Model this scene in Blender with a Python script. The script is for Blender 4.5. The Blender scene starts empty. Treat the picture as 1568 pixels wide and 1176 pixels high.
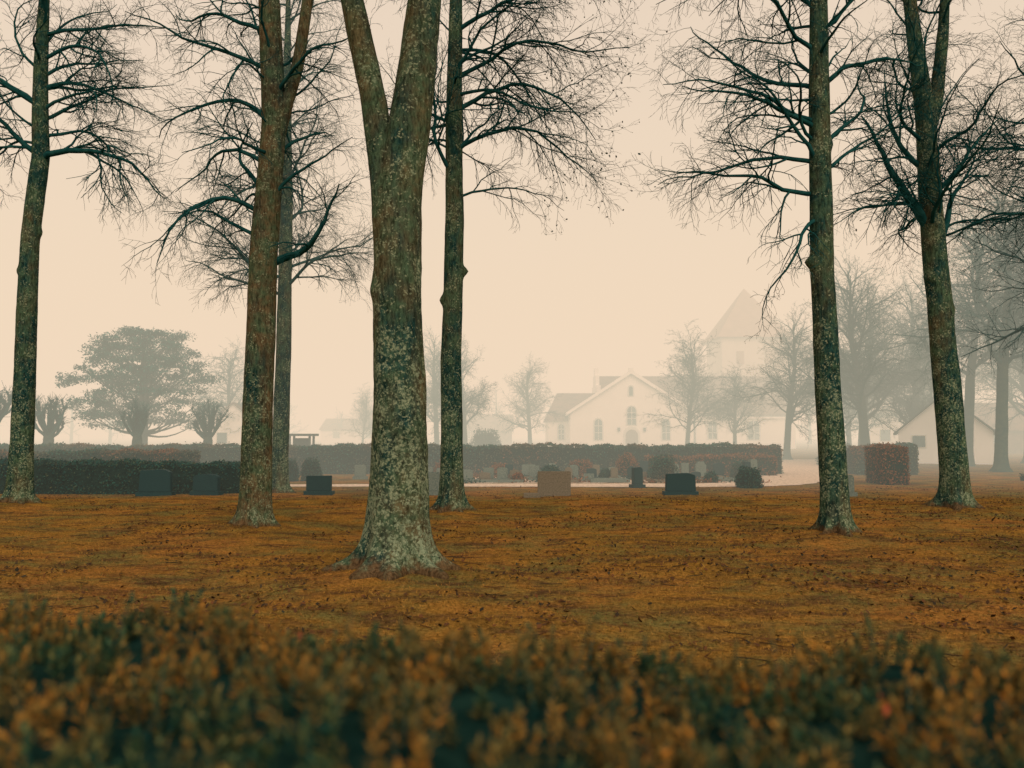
import bpy, math, random
import numpy as np
import bmesh
from mathutils import Vector, Matrix, noise
sc = bpy.context.scene
COL = sc.collection
random.seed(5)

# ------------------------------------------------------------------ materials
class Sh:
    """thin wrapper: matt surfaces use a Diffuse BSDF, shiny ones a Principled"""
    def __init__(s, node, diffuse): s.n = node; s.col = node.inputs['Color' if diffuse else 'Base Color']; s.nor = node.inputs['Normal']
def newmat(name, rough=None):
    m = bpy.data.materials.new(name); m.use_nodes = True
    nt = m.node_tree; nt.nodes.clear()
    out = nt.nodes.new('ShaderNodeOutputMaterial')
    if rough is None:
        b = nt.nodes.new('ShaderNodeBsdfDiffuse'); s = Sh(b, True)
    else:
        b = nt.nodes.new('ShaderNodeBsdfPrincipled'); b.inputs['Roughness'].default_value = rough
        b.inputs['Specular IOR Level'].default_value = .18; s = Sh(b, False)
    nt.links.new(b.outputs[0], out.inputs['Surface'])
    return m, nt, s

def coords(nt, scale=(1, 1, 1)):
    tc = nt.nodes.new('ShaderNodeTexCoord')
    if scale == (1, 1, 1): return tc.outputs['Object']
    mp = nt.nodes.new('ShaderNodeMapping'); mp.inputs['Scale'].default_value = scale
    nt.links.new(tc.outputs['Object'], mp.inputs[0]); return mp.outputs[0]

def nz(nt, vec, scale, detail=3, rough=0.55, dist=0.0):
    n = nt.nodes.new('ShaderNodeTexNoise')
    n.inputs['Scale'].default_value = scale; n.inputs['Detail'].default_value = detail
    n.inputs['Roughness'].default_value = rough; n.inputs['Distortion'].default_value = dist
    nt.links.new(vec, n.inputs['Vector']); return n.outputs[0]

def ramp(nt, fac, stops):
    r = nt.nodes.new('ShaderNodeValToRGB'); e = r.color_ramp.elements
    while len(e) < len(stops): e.new(0.5)
    for i, (p, c) in enumerate(stops):
        e[i].position = p
        e[i].color = (c, c, c, 1) if not hasattr(c, '__len__') else (*c, 1)
    nt.links.new(fac, r.inputs[0]); return r.outputs[0]

def mix(nt, fac, a, b, mode='MIX'):
    m = nt.nodes.new('ShaderNodeMix'); m.data_type = 'RGBA'; m.blend_type = mode
    for s, v in ((m.inputs[0], fac), (m.inputs[6], a), (m.inputs[7], b)):
        if isinstance(v, (int, float)): s.default_value = v
        elif isinstance(v, tuple): s.default_value = (*v, 1)
        else: nt.links.new(v, s)
    return m.outputs[2]

def mth(nt, op, a, b):
    n = nt.nodes.new('ShaderNodeMath'); n.operation = op
    for s, v in ((n.inputs[0], a), (n.inputs[1], b)):
        if isinstance(v, (int, float)): s.default_value = v
        else: nt.links.new(v, s)
    return n.outputs[0]

def bump(nt, b, h, strength, dist):
    n = nt.nodes.new('ShaderNodeBump'); n.inputs['Strength'].default_value = strength
    n.inputs['Distance'].default_value = dist
    nt.links.new(h, n.inputs['Height']); nt.links.new(n.outputs[0], b.nor)

def mat_bark(name, lichen=0.5, brown=0.5, dark=(.012, .042, .038), br=(.095, .082, .042)):
    m, nt, b = newmat(name)
    v = coords(nt); vs = coords(nt, (1, 1, .30))
    big = ramp(nt, nz(nt, vs, 1.8, 4, .65), [(.56 - brown * .25, 0.0), (.72 - brown * .22, 1.0)])
    c = mix(nt, big, dark, br)
    alg = ramp(nt, nz(nt, v, 3.6, 4, .65), [(.42, 0.0), (.62, .85)])
    c = mix(nt, alg, c, (.058, .100, .056))
    crack = nz(nt, vs, 28, 4, .75)
    fine = ramp(nt, crack, [(.34, .30), (.62, 1.35)])
    c = mix(nt, 1.0, c, fine, 'MULTIPLY')
    sx = nt.nodes.new('ShaderNodeSeparateXYZ'); nt.links.new(v, sx.inputs[0])
    hz = ramp(nt, mth(nt, 'MULTIPLY', sx.outputs[2], .16), [(0.0, .2), (.012, .7), (.05, 1.0), (.20, .85), (.42, .5), (.85, .25)])
    patch = mth(nt, 'MULTIPLY', mth(nt, 'SUBTRACT', nz(nt, v, 2.6, 2), .5), .34)
    dens = mth(nt, 'ADD', mth(nt, 'MULTIPLY', hz, .095 * lichen / .5), patch)
    crust = nz(nt, v, 21, 6, .80, .3)
    li1 = ramp(nt, mth(nt, 'ADD', crust, dens), [(.605, 0.0), (.665, .92)])
    sp = nt.nodes.new('ShaderNodeTexVoronoi'); sp.inputs['Scale'].default_value = 23
    nn = nt.nodes.new('ShaderNodeTexNoise'); nn.inputs['Scale'].default_value = 20; nn.inputs['Detail'].default_value = 1; nt.links.new(v, nn.inputs['Vector'])
    sc_ = nt.nodes.new('ShaderNodeVectorMath'); sc_.operation = 'SCALE'; sc_.inputs['Scale'].default_value = .07
    wv = nt.nodes.new('ShaderNodeVectorMath'); wv.operation = 'ADD'
    nt.links.new(nn.outputs['Color'], sc_.inputs[0]); nt.links.new(v, wv.inputs[0]); nt.links.new(sc_.outputs[0], wv.inputs[1])
    nt.links.new(wv.outputs[0], sp.inputs['Vector'])
    sel = mth(nt, 'ADD', nz(nt, v, 6, 2), mth(nt, 'MULTIPLY', dens, 1.3))
    spots = mix(nt, 1.0, ramp(nt, sp.outputs['Distance'], [(.22, .9), (.38, 0.0)]), ramp(nt, sel, [(.51, 0.0), (.60, .85)]), 'MULTIPLY')
    lic = ramp(nt, nz(nt, v, 45, 3, .7), [(.3, (.095, .140, .088)), (.7, (.30, .345, .22))])
    c = mix(nt, li1, c, lic); c = mix(nt, spots, c, mix(nt, .5, lic, (.32, .33, .21)))
    foot = ramp(nt, mth(nt, 'ADD', sx.outputs[2], mth(nt, 'MULTIPLY', mth(nt, 'SUBTRACT', nz(nt, v, 7, 3), .5), .45)), [(.02, .85), (.14, 0.0)])
    c = mix(nt, foot, c, mix(nt, 1.0, (.11, .062, .028), fine, 'MULTIPLY'))
    nt.links.new(c, b.col)
    bump(nt, b, mix(nt, .35, crack, crust), 1.0, .035)
    return m

def mat_simple(name, a, bcol, scale, bs=0.0, rough=None, bd=.01, detail=3, sc3=(1, 1, 1)):
    m, nt, b = newmat(name, rough); v = coords(nt, sc3)
    n = nz(nt, v, scale, detail, .6)
    nt.links.new(ramp(nt, n, [(.3, a), (.7, bcol)]), b.col)
    if bs: bump(nt, b, n, bs, bd)
    return m

def mat_leaf(name, cols, clump=None, cscale=1.0, cthr=.5, cw=.12):
    m, nt, b = newmat(name)
    g = nt.nodes.new('ShaderNodeNewGeometry')
    k = len(cols)
    c = ramp(nt, g.outputs['Random Per Island'], [(i / (k - 1), cols[i]) for i in range(k)])
    if clump:
        c2 = ramp(nt, g.outputs['Random Per Island'], [(i / (len(clump) - 1), clump[i]) for i in range(len(clump))])
        f = ramp(nt, nz(nt, coords(nt), cscale, 2), [(cthr - cw, 0.0), (cthr + cw, 1.0)])
        c = mix(nt, f, c, c2)
    nt.links.new(c, b.col)
    return m

M_barkA = mat_bark('bark_lichen_heavy', .60, .62)
M_barkB = mat_bark('bark_brown', .30, .85, br=(.115, .085, .044))
M_barkC = mat_bark('bark_dark', .42, .30)
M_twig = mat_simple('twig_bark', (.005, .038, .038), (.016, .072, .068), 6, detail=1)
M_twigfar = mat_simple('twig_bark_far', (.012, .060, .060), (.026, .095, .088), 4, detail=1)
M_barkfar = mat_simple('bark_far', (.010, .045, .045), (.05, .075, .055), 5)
M_plaster = mat_simple('white_plaster', (.86, .85, .80), (.94, .93, .89), .8, .1)
M_plaster2 = mat_simple('grey_plaster', (.66, .62, .56), (.74, .70, .64), .8, .1)
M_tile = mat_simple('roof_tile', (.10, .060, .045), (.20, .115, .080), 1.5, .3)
M_tiletower = mat_simple('roof_tile_hazed', (.38, .28, .22), (.46, .34, .27), 1.5, .3)  # paler than the nave tiles: extra haze around the tower mixed into the colour
M_glass = mat_simple('window_glass', (.03, .07, .07), (.07, .11, .11), 2, rough=.2)
M_wood = mat_simple('dark_wood', (.03, .05, .045), (.07, .08, .065), 8, .2, sc3=(6, 6, 1))
M_door = mat_simple('oak_door', (.12, .08, .05), (.20, .13, .08), 5, sc3=(8, 8, 1))
M_trim = mat_simple('white_frame', (.6, .6, .55), (.7, .7, .64), 4)
M_grd = mat_simple('granite_dark', (.003, .022, .026), (.012, .050, .052), 60, rough=.65, detail=4)
M_grb = mat_simple('granite_brown', (.10, .09, .06), (.22, .18, .13), 30, .3, detail=4)
M_grg = mat_simple('granite_grey', (.06, .10, .095), (.22, .25, .21), 40, .2, detail=4)
M_gravel = mat_simple('gravel', (.36, .28, .21), (.80, .63, .50), 9, .4, detail=5)
M_core = mat_simple('hedge_core', (.004, .016, .014), (.010, .030, .024), 12, detail=1)
M_hedge = mat_leaf('hedge_leaves', [(.006, .050, .050), (.015, .085, .075), (.035, .105, .075), (.09, .075, .04)],
                   [(.03, .06, .045), (.17, .065, .030), (.25, .095, .045), (.03, .07, .05)], .5, .56, .1)
M_hedgeg = mat_leaf('hedge_leaves_green', [(.004, .034, .034), (.010, .060, .055), (.02, .080, .062), (.06, .07, .035)])
M_beech = mat_leaf('beech_leaves', [(.05, .05, .03), (.20, .075, .035), (.30, .11, .05), (.06, .07, .04)])
M_pine = mat_leaf('pine_needles', [(.003, .042, .045), (.006, .072, .068), (.012, .11, .095), (.03, .16, .13)])
M_yew = mat_leaf('yew_leaves', [(.010, .038, .030), (.026, .068, .040), (.055, .095, .042), (.13, .12, .040)],
                 [(.06, .075, .03), (.18, .12, .035), (.32, .15, .028), (.46, .18, .028)], 5.0, .545, .13)
M_red = mat_leaf('red_leaves', [(.30, .06, .03), (.30, .12, .06)])
M_fall = mat_leaf('fallen_leaf', [(.022, .022, .016), (.07, .035, .018), (.12, .05, .02), (.03, .032, .022)])
M_dead = mat_leaf('withered_leaf', [(.01, .05, .045), (.04, .05, .03), (.02, .04, .03)])
M_blade = mat_leaf('grass_blades', [(.10, .065, .016), (.27, .145, .030), (.37, .19, .040), (.16, .125, .028)],
                   [(.09, .085, .024), (.17, .115, .030), (.23, .105, .034), (.10, .06, .022)], .40, .5, .1)

def mat_ground():
    m, nt, b = newmat('mossy_lawn'); v = coords(nt)
    c = ramp(nt, nz(nt, v, .32, 4, .6), [(.32, (.15, .090, .026)), (.46, (.33, .170, .034)), (.58, (.37, .170, .040)), (.72, (.20, .090, .032))])
    grn = ramp(nt, nz(nt, v, .8, 4, .7), [(.46, 0.0), (.62, .9)])
    c = mix(nt, grn, c, (.185, .160, .050))
    bro = ramp(nt, nz(nt, coords(nt, (.6, 1.4, 1)), 1.9, 5, .75), [(.46, 0.0), (.63, .9)])
    c = mix(nt, bro, c, (.110, .058, .028))
    fi = nz(nt, v, 22, 4, .8)
    fine = ramp(nt, fi, [(.34, .36), (.62, 1.3)])
    c = mix(nt, 1.0, c, fine, 'MULTIPLY')
    nt.links.new(c, b.col)
    bump(nt, b, fi, 1.0, .06)
    return m
M_ground = mat_ground()

# ------------------------------------------------------------------ mesh builder
class MB:
    def __init__(s): s.v = []; s.q = []; s.t = []; s.qm = []; s.tm = []; s.n = 0
    def add(s, v, q=None, t=None, mat=0):
        v = np.asarray(v, float).reshape(-1, 3)
        if q is not None and len(q):
            q = np.asarray(q, np.int64).reshape(-1, 4); s.q.append(q + s.n); s.qm.append(np.full(len(q), mat))
        if t is not None and len(t):
            t = np.asarray(t, np.int64).reshape(-1, 3); s.t.append(t + s.n); s.tm.append(np.full(len(t), mat))
        s.v.append(v); s.n += len(v)
    def tubes(s, P, R, sides, mat):
        B, n, _ = P.shape
        T = np.gradient(P, axis=1); T /= np.linalg.norm(T, axis=2, keepdims=True) + 1e-9
        mt = T.mean(axis=1); ref = np.zeros((B, 3)); up = np.abs(mt[:, 2]) > .75
        ref[up, 0] = 1; ref[~up, 2] = 1
        U = np.cross(T, ref[:, None, :]); U /= np.linalg.norm(U, axis=2, keepdims=True) + 1e-9
        W = np.cross(T, U)
        a = np.arange(sides) * 2 * math.pi / sides
        V = P[:, :, None, :] + R[:, :, None, None] * (np.cos(a)[None, None, :, None] * U[:, :, None, :] + np.sin(a)[None, None, :, None] * W[:, :, None, :])
        idx = np.arange(B * n * sides).reshape(B, n, sides); nx = np.roll(idx, -1, axis=2)
        q = np.stack([idx[:, :-1], nx[:, :-1], nx[:, 1:], idx[:, 1:]], axis=-1)
        s.add(V, q=q, mat=mat)
    def obj(s, name, mats, loc=(0, 0, 0), smooth=True):
        v = np.concatenate(s.v)
        q = np.concatenate(s.q) if s.q else np.zeros((0, 4), np.int64)
        t = np.concatenate(s.t) if s.t else np.zeros((0, 3), np.int64)
        me = bpy.data.meshes.new(name)
        me.vertices.add(len(v)); me.vertices.foreach_set('co', v.astype(np.float32).ravel())
        loops = np.concatenate([q.ravel(), t.ravel()]).astype(np.int32)
        me.loops.add(len(loops)); me.loops.foreach_set('vertex_index', loops)
        st = np.concatenate([np.arange(len(q)) * 4, len(q) * 4 + np.arange(len(t)) * 3]).astype(np.int32)
        me.polygons.add(len(st)); me.polygons.foreach_set('loop_start', st)
        mi = np.concatenate((s.qm or [np.zeros(0)]) + (s.tm or [])).astype(np.int32)
        me.polygons.foreach_set('material_index', mi)
        me.polygons.foreach_set('use_smooth', np.full(len(st), smooth))
        for m in mats: me.materials.append(m)
        me.update(calc_edges=True); me.validate()
        o = bpy.data.objects.new(name, me); o.location = loc; COL.objects.link(o); return o

def unit(v): return v / (np.linalg.norm(v, axis=-1, keepdims=True) + 1e-9)

def leaves(mb, C, size, rng, mat, flat=0.0, aspect=.6):
    n = len(C)
    a = rng.normal(size=(n, 3)); a[:, 2] *= (1 - flat); a = unit(a)
    b = rng.normal(size=(n, 3)); b = unit(np.cross(a, b))
    if flat > 0:
        b = unit(np.stack([-a[:, 1], a[:, 0], rng.normal(size=n) * .25], 1))
    s = size * rng.uniform(.6, 1.3, (n, 1))
    V = np.stack([C - a * s, C + b * s * aspect, C + a * s, C - b * s * aspect], 1)
    mb.add(V, q=np.arange(n * 4).reshape(n, 4), mat=mat)

# ------------------------------------------------------------------ terrain
TREES = {'A': (-1.31, 9.3, .10), 'B': (-4.37, 13.65, .08), 'B2': (-6.27, 21.6, .04), 'C': (-1.22, 16.3, .07),
 'D': (5.0, 12.43, .08), 'E': (9.40, 17.0, .08), 'F': (-11.17, 18.2, .08), 'G': (12.9, 17.2, .06), 'H': (16.2, 21.5, .05)}
def gh(x, y):
    x = np.asarray(x, float); y = np.asarray(y, float)
    f = np.clip((22.5 - y) / 3, 0, 1) * np.clip((40 - np.abs(x)) / 8, 0, 1) * np.clip((y + 20) / 8, 0, 1)
    z = f * (.036 * np.sin(.9 * x + 1.3 * np.sin(.5 * y)) * np.sin(.7 * y + .4 * x) + .022 * np.sin(2.3 * x + .7) * np.sin(2.9 * y + 1.1) + .010 * np.sin(6.1 * x + y) * np.sin(5.3 * y - x))
    for (tx, ty, m) in TREES.values():
        z = z + m * np.exp(-((x - tx) ** 2 + (y - ty) ** 2) / .8)
    return z

def axis(lo, d0, d1, hi, step):
    core = np.arange(d0, d1 + step, step)
    a = d0 - np.geomspace(step, d0 - lo, 24)[::-1]; b = core[-1] + np.geomspace(step, hi - core[-1], 24)
    return np.concatenate([a, core, b])
xs = axis(-1500, -24, 24, 1500, .16); ys = axis(-300, 0, 26, 1500, .16)
X, Y = np.meshgrid(xs, ys); Z = gh(X, Y)
mb = MB(); idx = np.arange(X.size).reshape(X.shape)
mb.add(np.stack([X, Y, Z], -1), q=np.stack([idx[:-1, :-1], idx[:-1, 1:], idx[1:, 1:], idx[1:, :-1]], -1))
mb.obj('ground', [M_ground])

rng = np.random.default_rng(11)
n = 120000
y = 2.2 + 19 * rng.random(n) ** 1.4; x = (rng.random(n) * 2 - 1) * (y * .72 + 1)
h = rng.uniform(.010, .030, n); a = rng.uniform(0, 2 * math.pi, n); w = rng.uniform(.0025, .005, n) * (1 + y / 12)
p = np.stack([x, y, gh(x, y) - .003], 1)
du = np.stack([np.cos(a), np.sin(a), 0 * a], 1) * w[:, None]
tip = p + np.stack([rng.normal(size=n) * .014, rng.normal(size=n) * .014, h], 1)
mb = MB(); mb.add(np.stack([p - du, p + du, tip], 1), t=np.arange(n * 3).reshape(n, 3))
mb.obj('grass', [M_blade], smooth=False)
n = 46000
y = 2.3 + 22 * rng.random(n) ** 1.1; x = (rng.random(n) * 2 - 1) * (y * .75 + 2)
keep = np.array([noise.noise(Vector((a * .5, b * .7, 3.3))) * 1.2 + .8 * noise.noise(Vector((a * 2, b * 2, 1))) + .12 + .02 * a > rng.random() * .75 - .02 for a, b in zip(x, y)])
x, y = x[keep], y[keep]
mb = MB(); leaves(mb, np.stack([x, y, gh(x, y) + .018], 1), .027, rng, 0, flat=.6, aspect=.7)
mb.obj('fallen_leaves', [M_fall], smooth=False)
n = 300; y = 4 + 17 * rng.random(n); x = (rng.random(n) * 2 - 1) * y * .68; a = rng.uniform(0, 6.28, n)
mb = MB(); S = np.stack([x, y], 1); pts = [S]
for i in range(4):
    a = a + rng.normal(size=n) * .3; S = S + np.stack([np.cos(a), np.sin(a)], 1) * rng.uniform(.03, .09, (n, 1)); pts.append(S)
P = np.stack(pts, 1); P = np.concatenate([P, (gh(P[..., 0], P[..., 1]) + .018)[..., None]], -1)
mb.tubes(P, np.full((n, 5), .005), 3, 0); mb.obj('fallen_twigs', [M_fall])

def strip(name, pts, widths, z, mat, nper=10):
    P = np.array(pts, float); t = np.linspace(0, len(P) - 1, (len(P) - 1) * nper + 1)
    wd = np.interp(t, range(len(P)), widths)
    c = np.stack([np.interp(t, range(len(P)), P[:, 0]), np.interp(t, range(len(P)), P[:, 1])], 1)
    k = np.ones(9) / 9; cp = np.pad(c, ((4, 4), (0, 0)), 'edge'); c = np.stack([np.convolve(cp[:, i], k, 'valid') for i in (0, 1)], 1)
    d = unit(np.gradient(c, axis=0)); nn = np.stack([-d[:, 1], d[:, 0]], 1)
    off = np.linspace(-1, 1, 7) / 2
    wob = (1 + .06 * np.sin(np.arange(len(c)) * 1.7)) * wd
    V = c[:, None, :] + nn[:, None, :] * off[None, :, None] * wob[:, None, None]
    V = np.concatenate([V, np.full(V.shape[:2] + (1,), 0.)], -1)
    V[..., 2] = z + gh(V[..., 0], V[..., 1])
    i = np.arange(V.shape[0] * 7).reshape(-1, 7); m = MB()
    m.add(V, q=np.stack([i[:-1, :-1], i[:-1, 1:], i[1:, 1:], i[1:, :-1]], -1)); return m.obj(name, [mat])
strip('gravel_path', [(-16, 24.6), (-8, 24.8), (-3, 25.0), (0, 25.1), (3, 25.0), (6, 25.0), (8.4, 25.7), (9.9, 28.2), (11.6, 33), (14.4, 40), (19, 52)], [1.0, 1.0, 1.3, 1.6, 1.7, 1.7, 2.0, 2.3, 2.2, 2.2, 2.2], .012, M_gravel)
strip('gravel_bed', [(-2.5, 28.0), (1, 28.0), (4, 28.1), (8.2, 28.3)], [3.6] * 4, .008, M_gravel)

# ------------------------------------------------------------------ trees
def polys(S, D, L, R0, n, wander, curve, taper, rng):
    P = [S]; p = S; d = D; step = (L / (n - 1))[:, None]
    cz = np.zeros_like(S); cz[:, 2] = np.broadcast_to(curve, (len(S),)) / (n - 1)
    for i in range(n - 1):
        d = unit(d + rng.normal(size=S.shape) * wander + cz); p = p + d * step; P.append(p)
    s = np.linspace(0, 1, n)
    return np.stack(P, 1), R0[:, None] * (1 - taper * s[None, :])

def spawn(P, R, L, spacing, t0, ang, lf, rf, rng, flat, rmin):
    B, n, _ = P.shape
    k = np.maximum(1, np.round(L * (1 - t0) / spacing * rng.uniform(.8, 1.2, B)).astype(int))
    idx = np.repeat(np.arange(B), k); j = np.arange(k.sum()) - np.repeat(np.cumsum(k) - k, k)
    t = t0 + (1 - t0) * (j + rng.random(len(idx))) / k[idx]
    ft = np.clip(t, 0, .999) * (n - 1); i0 = ft.astype(int); fr = (ft - i0)[:, None]
    pos = P[idx, i0] * (1 - fr) + P[idx, i0 + 1] * fr; tan = unit(P[idx, i0 + 1] - P[idx, i0])
    r = R[idx, i0] * (1 - fr[:, 0]) + R[idx, i0 + 1] * fr[:, 0]
    v = rng.normal(size=pos.shape); v[:, 2] = v[:, 2] * flat; v = unit(v - (v * tan).sum(1, keepdims=True) * tan)
    a = np.radians(rng.uniform(ang[0], ang[1], len(idx)))[:, None]
    d = np.cos(a) * tan + np.sin(a) * v
    l = L[idx] * lf * (1 - .5 * t) * rng.uniform(.5, 1.3, len(idx))
    return pos, unit(d), l, np.maximum(np.minimum(r * rf, l * .018 + .002), rmin)

def crown(mb, limbs, rng, droop=-.25, dens=1.0, rmin=.0026, mat=1, levels=3, wander=.16, lf=.54):
    S = np.array([l[0] for l in limbs], float)
    az = np.radians([l[1] for l in limbs]); el = np.radians([l[2] for l in limbs])
    D = np.stack([np.cos(az) * np.cos(el), np.sin(az) * np.cos(el), np.sin(el)], 1)
    L = np.array([l[3] for l in limbs], float); R = np.array([l[4] for l in limbs], float); C = np.array([l[5] for l in limbs], float)
    P0, R0 = polys(S, D, L, R, 14, wander, C, .86, rng); mb.tubes(P0, R0, 7, mat)
    s, d, l, r = spawn(P0, R0, L, .23 / dens, .12, (30, 62), lf, .58, rng, .75, rmin * 1.7)
    P1, R1 = polys(s, d, l, r, 9, wander * 1.1, droop * .6, .8, rng); mb.tubes(P1, R1, 4, mat)
    s, d, l, r = spawn(P1, R1, l, .13 / dens, .12, (28, 60), .52, .62, rng, .8, rmin * 1.2)
    P2, R2 = polys(s, d, l, r, 5, wander, droop, .6, rng); mb.tubes(P2, R2, 3, mat)
    tips = P2[:, -1]
    if levels > 2:
        s, d, l, r = spawn(P2, R2, l, .105 / dens, .2, (28, 58), .65, .7, rng, .9, rmin)
        P3, R3 = polys(s, d, np.maximum(l, .09), r, 3, wander, droop, .3, rng); mb.tubes(P3, R3, 3, mat)
        tips = P3[:, -1]
    return tips

def stem(mb, pts, nth, dz, seed, amp=.06, flare=0.0, nroot=6, burls=(), mat=0):
    P = np.array(pts, float); z = np.arange(P[0, 2], P[-1, 2] + dz, dz)
    c = [np.interp(z, P[:, 2], P[:, i]) for i in (0, 1, 3)]
    k = max(3, int(.5 / dz) | 1); ker = np.hanning(k + 2)[1:-1]; ker /= ker.sum()
    c = [np.convolve(np.pad(a, k // 2, 'reflect', reflect_type='odd'), ker, 'valid') for a in c]
    th = np.arange(nth) * 2 * math.pi / nth
    r = np.repeat(c[2][:, None], nth, 1)
    nse = np.array([[noise.noise(Vector((math.cos(t) * 1.1 + seed, math.sin(t) * 1.1, zz * .8))) + .45 * noise.noise(Vector((math.cos(t) * 3.2, math.sin(t) * 3.2 + seed, zz * 2.6))) + .25 * noise.noise(Vector((math.cos(t) * 8, math.sin(t) * 8 + seed, zz * 7))) for t in th] for zz in z])
    r = r * (1 + amp * nse)
    if flare:
        zc = np.maximum(z, 0)
        rj = random.Random(seed); lob = np.full(nth, .10)
        for q in range(nroot):
            ca = 2 * math.pi * (q + rj.uniform(-.3, .3)) / nroot; wd = rj.uniform(.14, .26); ht = rj.uniform(.5, 1.25)
            da = (th - ca + math.pi) % (2 * math.pi) - math.pi
            lob = lob + ht * np.exp(-(da / wd) ** 2)
        r = r + flare * np.exp(-zc / .11)[:, None] * lob[None, :] + flare * .36 * np.exp(-zc / .36)[:, None] * (.5 + .6 * lob)[None, :]
    for (bz, ba, bs, bh) in burls:
        da = (th - math.radians(ba) + math.pi) % (2 * math.pi) - math.pi
        d2 = ((z - bz)[:, None] ** 2 + (da[None, :] * .2) ** 2) / bs ** 2
        r = r + bh * np.exp(-d2)
    V = np.stack([c[0][:, None] + r * np.cos(th), c[1][:, None] + r * np.sin(th), np.repeat(z[:, None], nth, 1)], -1)
    i = np.arange(len(z) * nth).reshape(-1, nth); nx = np.roll(i, -1, 1)
    mb.add(V, q=np.stack([i[:-1], nx[:-1], nx[1:], i[1:]], -1), mat=mat)
    return lambda zz: (float(np.interp(zz, z, c[0])), float(np.interp(zz, z, c[1])), zz)

def rand_limbs(at, rng, z0, z1, n, lmax, el=(5, 45), rad=.045, az=None):
    out = []
    for i in range(n):
        t = (i + rng.random()) / n; z = z0 + (z1 - z0) * t
        a = rng.uniform(0, 360) if az is None or rng.random() < .3 else rng.uniform(*az)
        l = lmax * (1 - .45 * t) * rng.uniform(.65, 1.1)
        out.append((at(z), a, rng.uniform(*el) + 22 * t, l, rad * (l / lmax) * rng.uniform(.7, 1.2), rng.uniform(-.8, .35)))
    return out

def tree(name, key, pts, mats, seed, limbs, rnd, flare=.2, burls=(), stems=(), nth=40, dz=.06, leaf=None, droop=-.35, dens=1.06, amp=.07, nroot=6):
    tx, ty, m = TREES[key]; r = np.random.default_rng(seed); b = MB()
    at = stem(b, pts, nth, dz, seed, amp, flare, nroot, burls)
    for s in stems: stem(b, s, 28, dz, seed + 3, amp)
    L = [(at(z), a, e, l, rad, cv) for (z, a, e, l, rad, cv) in limbs]
    for s in stems:
        S = np.array(s, float)
        for q in range(7):
            zz = S[-1, 2] * (.5 + .07 * q) + S[0, 2] * (.5 - .07 * q)
            p = (np.interp(zz, S[:, 2], S[:, 0]), np.interp(zz, S[:, 2], S[:, 1]), zz)
            L.append((p, r.uniform(0, 360), r.uniform(10, 55), r.uniform(1.5, 2.6), .03, r.uniform(-.3, .5)))
    for rr in rnd: L += rand_limbs(at, r, *rr)
    tips = crown(b, L, r, droop=droop, dens=dens)
    if leaf:
        sel = leaf(tips, r); leaves(b, tips[sel] + r.normal(size=(sel.sum(), 3)) * .015, .028, r, 2)
    return b.obj(name, list(mats), (tx, ty, float(gh(tx, ty)) - .02))

T = 'bare_tree'
tree(T, 'A', [(0, 0, -.2, .36), (0, 0, .4, .352), (.0, 0, 1.3, .322), (-.03, 0, 2.9, .285), (-.04, 0, 4.3, .275), (.08, 0, 5.2, .25), (.17, 0, 5.9, .225), (.27, 0, 6.9, .195), (.4, .1, 9, .15), (.5, .1, 12, .09), (.5, .1, 14.5, .03)],
     (M_barkA, M_twig), 3, [(6.9, 200, 30, 1.5, .04, .3)],
     [(7.4, 14, 16, 3.6, (15, 50), .06)], flare=.30, nth=84, dz=.03, amp=.085, nroot=9,
     burls=[(3.2, 185, .12, .03), (2.2, 250, .10, .03), (1.6, 300, .14, .03)],
     stems=[[(-.14, -.02, 3.2, .15), (-.17, -.02, 4.0, .175), (-.22, -.02, 4.6, .165), (-.34, 0, 5.5, .155), (-.50, 0, 6.2, .15), (-.68, 0, 7.0, .135), (-1.2, .1, 9.5, .09), (-1.5, .2, 12, .03)]])
tree(T, 'B', [(0, 0, -.2, .27), (0, 0, .5, .262), (.02, 0, 2.3, .245), (.06, 0, 4.6, .235), (.20, 0, 7.0, .21), (.06, 0, 9.4, .18), (.1, 0, 12, .11), (.1, 0, 15, .03)],
     (M_barkB, M_twig), 8,
     [(4.45, 5, 8, 2.2, .080, 1.3), (5.6, 150, 40, 2.5, .06, -.5), (5.3, 185, 40, 2.5, .05, -1.7), (7.0, 180, 25, 2.6, .05, -.5), (6.2, 195, 40, 2.4, .045, -1.4),
      (7.9, 175, 35, 2.5, .045, -.4), (6.3, 20, 30, 2.2, .04, -.6), (5.5, 350, 35, 2.0, .04, -.7), (4.9, 170, 30, 2.0, .04, -.9), (8.6, 185, 30, 2.6, .045, -.5), (7.4, 5, 30, 2.3, .04, -.6)],
     [(5.6, 10.5, 18, 2.6, (5, 45), .04), (10.5, 14.5, 9, 3.0, (15, 50), .05)], flare=.20, nth=48, dz=.05,
     stems=[[(.16, 0, 6.1, .11), (.36, 0, 7.1, .115), (.6, 0, 8.0, .105), (.75, 0, 9.2, .095), (1.0, 0, 11.5, .06), (1.1, 0, 13.5, .02)]])
tree(T, 'B2', [(0, 0, -.2, .25), (0, 0, 1, .22), (.05, 0, 4, .20), (.05, 0, 8, .17), (.0, 0, 12, .1), (.0, 0, 15.5, .03)],
     (M_barkC, M_twig), 21, [(5.6, 340, 25, 3.0, .05, .4), (6.2, 185, 20, 3.6, .05, -.5), (5.4, 175, 15, 3.2, .05, -.6)],
     [(5.6, 14.5, 28, 3.8, (0, 45), .05)], flare=.2, nth=28, dz=.1)
def leafC(t, r): return (t[:, 0] > 1.9) & (r.random(len(t)) < .30)
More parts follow.
